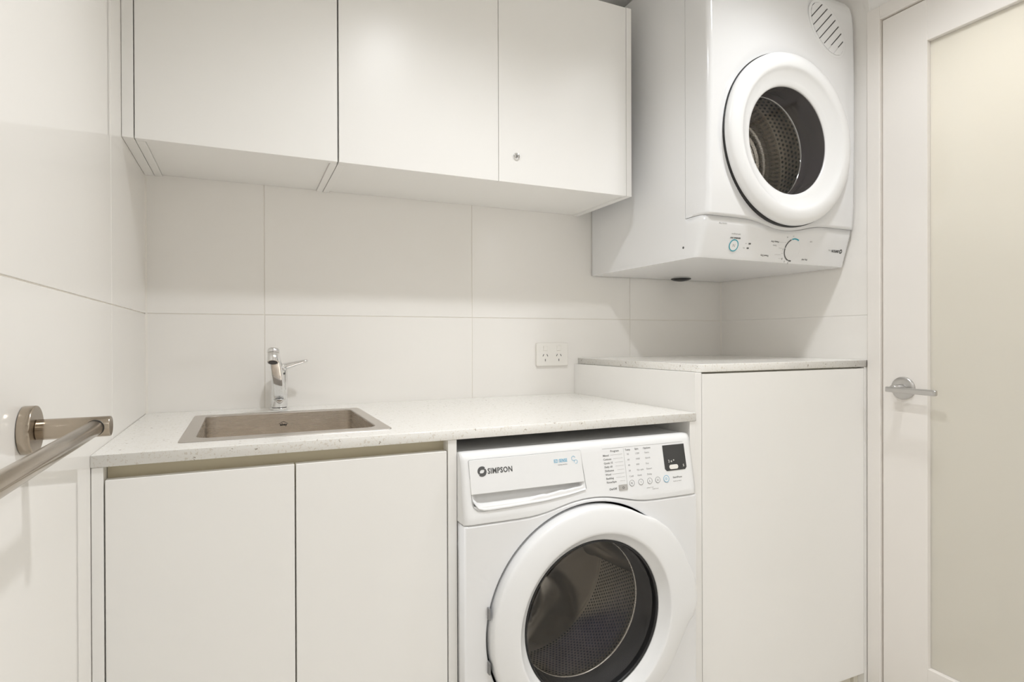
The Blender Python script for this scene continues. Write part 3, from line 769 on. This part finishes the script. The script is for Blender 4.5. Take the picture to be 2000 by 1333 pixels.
# porthole door
rprof = [(.2370, DFY+.014), (.2385, DFY-.004), (.2380, DFY-.0110), (.2350, DFY-.0165), (.2290, DFY-.0205), (.2200, DFY-.0235), (.2090, DFY-.0250), (.2000, DFY-.0245), (.1945, DFY-.0225), (.1910, DFY-.0195),
         (.1840, DFY-.0150), (.1680, DFY-.0075), (.1640, DFY-.0060), (.1600, DFY-.0048), (.1530, DFY-.0015), (.1500, DFY+.0005), (.1495, DFY+.0040)]
lathe('door_ring', rprof, DC, 'plastic', t, 160)
lathe('dark_gap_band', [(.2365, DFY-.0010), (.2408, DFY-.0004), (.2413, DFY+.010)], DC, 'black', t, 160)  # black band added to draw the dark gap round the door ring
lathe('door_glass', [(.1496, DFY+.0022), (.12, DFY+.0012), (.06, DFY+.0002), (0, DFY)], DC, 'glass', t, 96)
lathe('funnel', [(.1496, DFY+.0026), (.1510, DFY+.030), (.1540, DFY+.050), (.1530, DFY+.058), (.1555, DFY+.061), (.1555, DFY+.076), (.1520, DFY+.084)], DC, 'mauve', t, 128)
lathe('drum_lip', [(.1522, DFY+.0835), (.1495, DFY+.085), (.1495, DFY+.089), (.1550, DFY+.091)], DC, 'chrome', t, 128)
DD = DFY+.222
lathe('drum', [(.1545, DFY+.0905), (.1900, DFY+.094), (.2160, DFY+.102), (.2200, DFY+.112), (.2200, DD)], DC, 'steel_dark', t, 128)
perforations('drum_perforations', DC, .2192, DFY+.118, DD-.01, .0150, .0046, t, -PI, PI)
bprof = [(0, DD-.022), (.020, DD-.022), (.024, DD-.012)]
for r in (.03, .048, .066, .084, .102): bprof += [(r, DD-.010), (r+.004, DD-.018), (r+.010, DD-.018), (r+.014, DD-.010)]
bprof += [(.126, DD-.022), (.150, DD-.024), (.160, DD-.010), (.2195, DD-.004)]
lathe('drum_back', bprof, DC, 'steel', t, 128)
for a in (math.radians(100), math.radians(220), math.radians(340-25)):
    u = Vector((math.cos(a), 0, math.sin(a))); c3 = Vector((DC[0], 0, DC[1]))
    tube('drum_lifter', [c3+u*.215+Vector((0, DFY+.112, 0)), c3+u*.207+Vector((0, DFY+.130, 0)), c3+u*.207+Vector((0, DD-.03, 0)), c3+u*.212+Vector((0, DD-.012, 0))], [.010, .024, .024, .015], 'steel_dark', t, 20)
# oval vent with seven slanting slats
vc = (1.5480, .8990+H); VA, VB = .0840, .0480
def vent_m(dv, du, out): return facing((vc[0], dface(vc[1])-out, vc[1]), 0, -PI/4) @ Matrix.Translation((dv, du, 0))
def ell(a, b, n=64): return [(a*math.cos(2*PI*i/n), b*math.sin(2*PI*i/n)) for i in range(n)]
child('vent_rim', plate_mesh([ell(VA+.009, VB+.009), list(reversed(ell(VA, VB)))], .0030, vent_m(0, 0, .0006), .0012), 'enamel', t)
child('vent_recess', plate_mesh([ell(VA+.001, VB+.001)], .0010, vent_m(0, 0, .0005)), 'slotdark', t)
ns = 8; pit = 2*VA/ns
for k in range(ns):
    p0 = -VA+k*pit+.0014; p1 = -VA+(k+1)*pit-.0018
    def half(p): return VB*math.sqrt(max(.002, 1-(p/VA)**2))
    h0, h1 = half(p0), half(p1)
    q = [(p0, -h0), ((p0+p1)/2, -half((p0+p1)/2)), (p1, -h1), (p1, h1), ((p0+p1)/2, half((p0+p1)/2)), (p0, h0)]
    child('vent_slat', plate_mesh([q], .0026, vent_m(0, 0, .0018), .0007), 'enamel', t)
# knob, button and upside-down writing
DT = -math.atan2(.0200, .0650)
def on_d(x, zrel, out=.0004, turn=PI):
    x = DX0+(x-1.1040)*(1.0)+.008-(x-1.1)*.012; z = zrel+H; return facing((x, dface(z)-out, z), DT, turn)
kb = lathe_mesh([(0, -.018), (.022, -.018), (.0255, -.0168), (.0268, -.0140), (.0280, 0)], (0, 0), 64)
kb.transform(on_d(1.4470, .2540, .0002, 0) @ Matrix.Rotation(PI/2, 4, 'X') @ Matrix.Scale(1, 4))
child('dial_knob', kb, 'plastic', t, True)
kc = on_d(1.4470, .2540, .0006, 0)
child('dial_scale', join_meshes([ring2d(.0300, .0335, kc, 20, 118, 172), ring2d(.0300, .0335, kc, 20, 175, 252), ring2d(.0300, .0335, kc, 20, 256, 276)]), 'ink', t)
child('dial_cool_scale', ring2d(.0300, .0335, kc, 16, 62, 112), 'ink_teal', t)
tm = []
for x, z, s in ((1.3700, .2740, 'Heavy Dry'), (1.3420, .2350, 'Timed Dry'), (1.5050, .2320, 'Dry Aid')): tm.append(text_mesh(s, .0066, on_d(x, z), 'CENTER', .0001))
for x, z, s in ((1.4110, .2740, '-'), (1.4080, .2560, '1'), (1.4080, .2440, '-'), (1.4130, .2300, '2'), (1.4250, .2230, '1'), (1.4400, .2200, '3')): tm.append(text_mesh(s, .0070, on_d(x, z), 'CENTER', .0001))
tm += [text_mesh('SENSING DRY', .0058, on_d(1.2190, .2745), 'CENTER', .0002)]
for x, z in ((1.2760, .2610), (1.2720, .2490)): tm.append(plate_mesh([rrect(-.004, .004, -.002, .002, .0008, 2)], .0002, on_d(x, z)))
tm += [text_mesh('SIMPSON', .0105, on_d(1.6430, .2640), 'LEFT', .0004, .72)]+swirl(.0120, on_d(1.6510, .2610))
child('panel_writing', join_meshes(tm), 'ink', t)
tm = [text_mesh('auto program', .0056, on_d(1.2190, .2840), 'CENTER'), text_mesh('Extra', .0062, on_d(1.3720, .2640), 'CENTER'), text_mesh('Off', .0066, on_d(1.5150, .2830), 'CENTER'),
      text_mesh('on', .0052, on_d(1.2650, .2620)), text_mesh('dry', .0052, on_d(1.2610, .2500)), text_mesh('5 kg', .0062, on_d(1.6080, .2630), 'LEFT'), text_mesh('capacity 5 kg', .0050, on_d(1.165, .3080), 'CENTER'),
      text_mesh('40', .0056, on_d(1.4150, .2890), 'CENTER'), text_mesh('20', .0056, on_d(1.4380, .2930), 'CENTER')]
for x0, x1, z in ((1.3850, 1.4060, .2720), (1.3900, 1.4030, .2560), (1.3800, 1.4030, .2380), (1.3980, 1.4090, .2280)): tm.append(plate_mesh([[(0, 0), (x1-x0, 0), (x1-x0, .0006), (0, .0006)]], .0002, on_d(x0, z, turn=0)))
child('panel_fine_writing', join_meshes(tm), 'ink_grey', t)
child('sensor_button', plate_mesh([circ(.0140, 40)], .0016, on_d(1.2180, .2530, turn=0), .0004), 'plastic', t)
child('button_ring', ring2d(.0138, .0165, on_d(1.2180, .2530, .0014, 0)), 'ink_teal', t)
child('button_mark', text_mesh('N', .0120, on_d(1.2180, .2570, .0014), 'CENTER', 0), 'ink_grey', t)
sc = lathe_mesh([(0, -.0010), (.0030, -.0008), (.0034, 0)], (0, 0), 16); sc.transform(Matrix.Translation((DX0, 1.2640, .2480+H)) @ Matrix.Rotation(-PI/2, 4, 'Z')); child('side_screw', sc, 'ink', t, True)
bpy.context.view_layer.update()
for o in bpy.data.objects:                                         # fine print too small to pick apart stays joined
    if o.name.split('.')[0] in ('panel_writing', 'panel_fine_writing', 'program_names', 'program_table', 'fine_writing', 'display_print', 'drawer_writing', 'drawer_small_writing', 'dial_scale', 'button_print', 'start_print', 'maker_name', 'maker_mark'): o['kind'] = 'stuff'

# small pieces belong to the part they sit on
def base(o): return o.name.split('.')[0]
def centre(o):
    n = len(o.data.vertices); return sum((v.co for v in o.data.vertices), Vector())/max(n, 1)
def nest(kid, part):
    for o in [q for q in bpy.data.objects if base(q) == kid and q.parent is not None]:
        c = centre(o)
        cands = [p for p in o.parent.children if base(p) == part]
        if not cands: continue
        p = min(cands, key=lambda q: (centre(q)-c).length)
        o.parent = p; o.matrix_parent_inverse = Matrix.Identity(4)
for kid, part in (('button_print', 'round_button'), ('power_symbol', 'power_button'), ('start_print', 'start_button'), ('display_print', 'display'), ('display_button', 'display'),
                  ('drawer_grip', 'detergent_drawer'), ('maker_name', 'detergent_drawer'), ('drawer_writing', 'detergent_drawer'), ('drawer_small_writing', 'detergent_drawer'),
                  ('drum_perforations', 'drum'), ('drum_lip', 'drum'), ('drum_back', 'drum'), ('drum_lifter', 'drum'), ('button_ring', 'sensor_button'), ('button_mark', 'sensor_button'),
                  ('program_table', 'control_fascia'), ('program_names', 'control_fascia'), ('fine_writing', 'control_fascia'), ('panel_writing', 'control_panel'), ('panel_fine_writing', 'control_panel'),
                  ('dial_scale', 'control_panel'), ('dial_cool_scale', 'control_panel'), ('vent_slat', 'vent_rim'), ('vent_recess', 'vent_rim'), ('aerator', 'nozzle'), ('nozzle_cap', 'nozzle'), ('temperature_dot', 'body'),
                  ('maker_mark', 'bowl'), ('drain', 'bowl'), ('spindle', 'handle_rose'), ('keyhole', 'cabinet_door'), ('lock_core', 'cabinet_door')): nest(kid, part)
for o in bpy.data.objects:
    if base(o) == 'lock': o['label'] = 'small round chrome lock'
    if base(o) == 'lever': o['label'] = 'satin metal door lever' if o.parent and base(o.parent) == 'door_1' else 'chrome tap lever'
    if base(o) == 'drum': o['label'] = 'perforated steel drum behind the porthole glass'
bpy.context.view_layer.update()
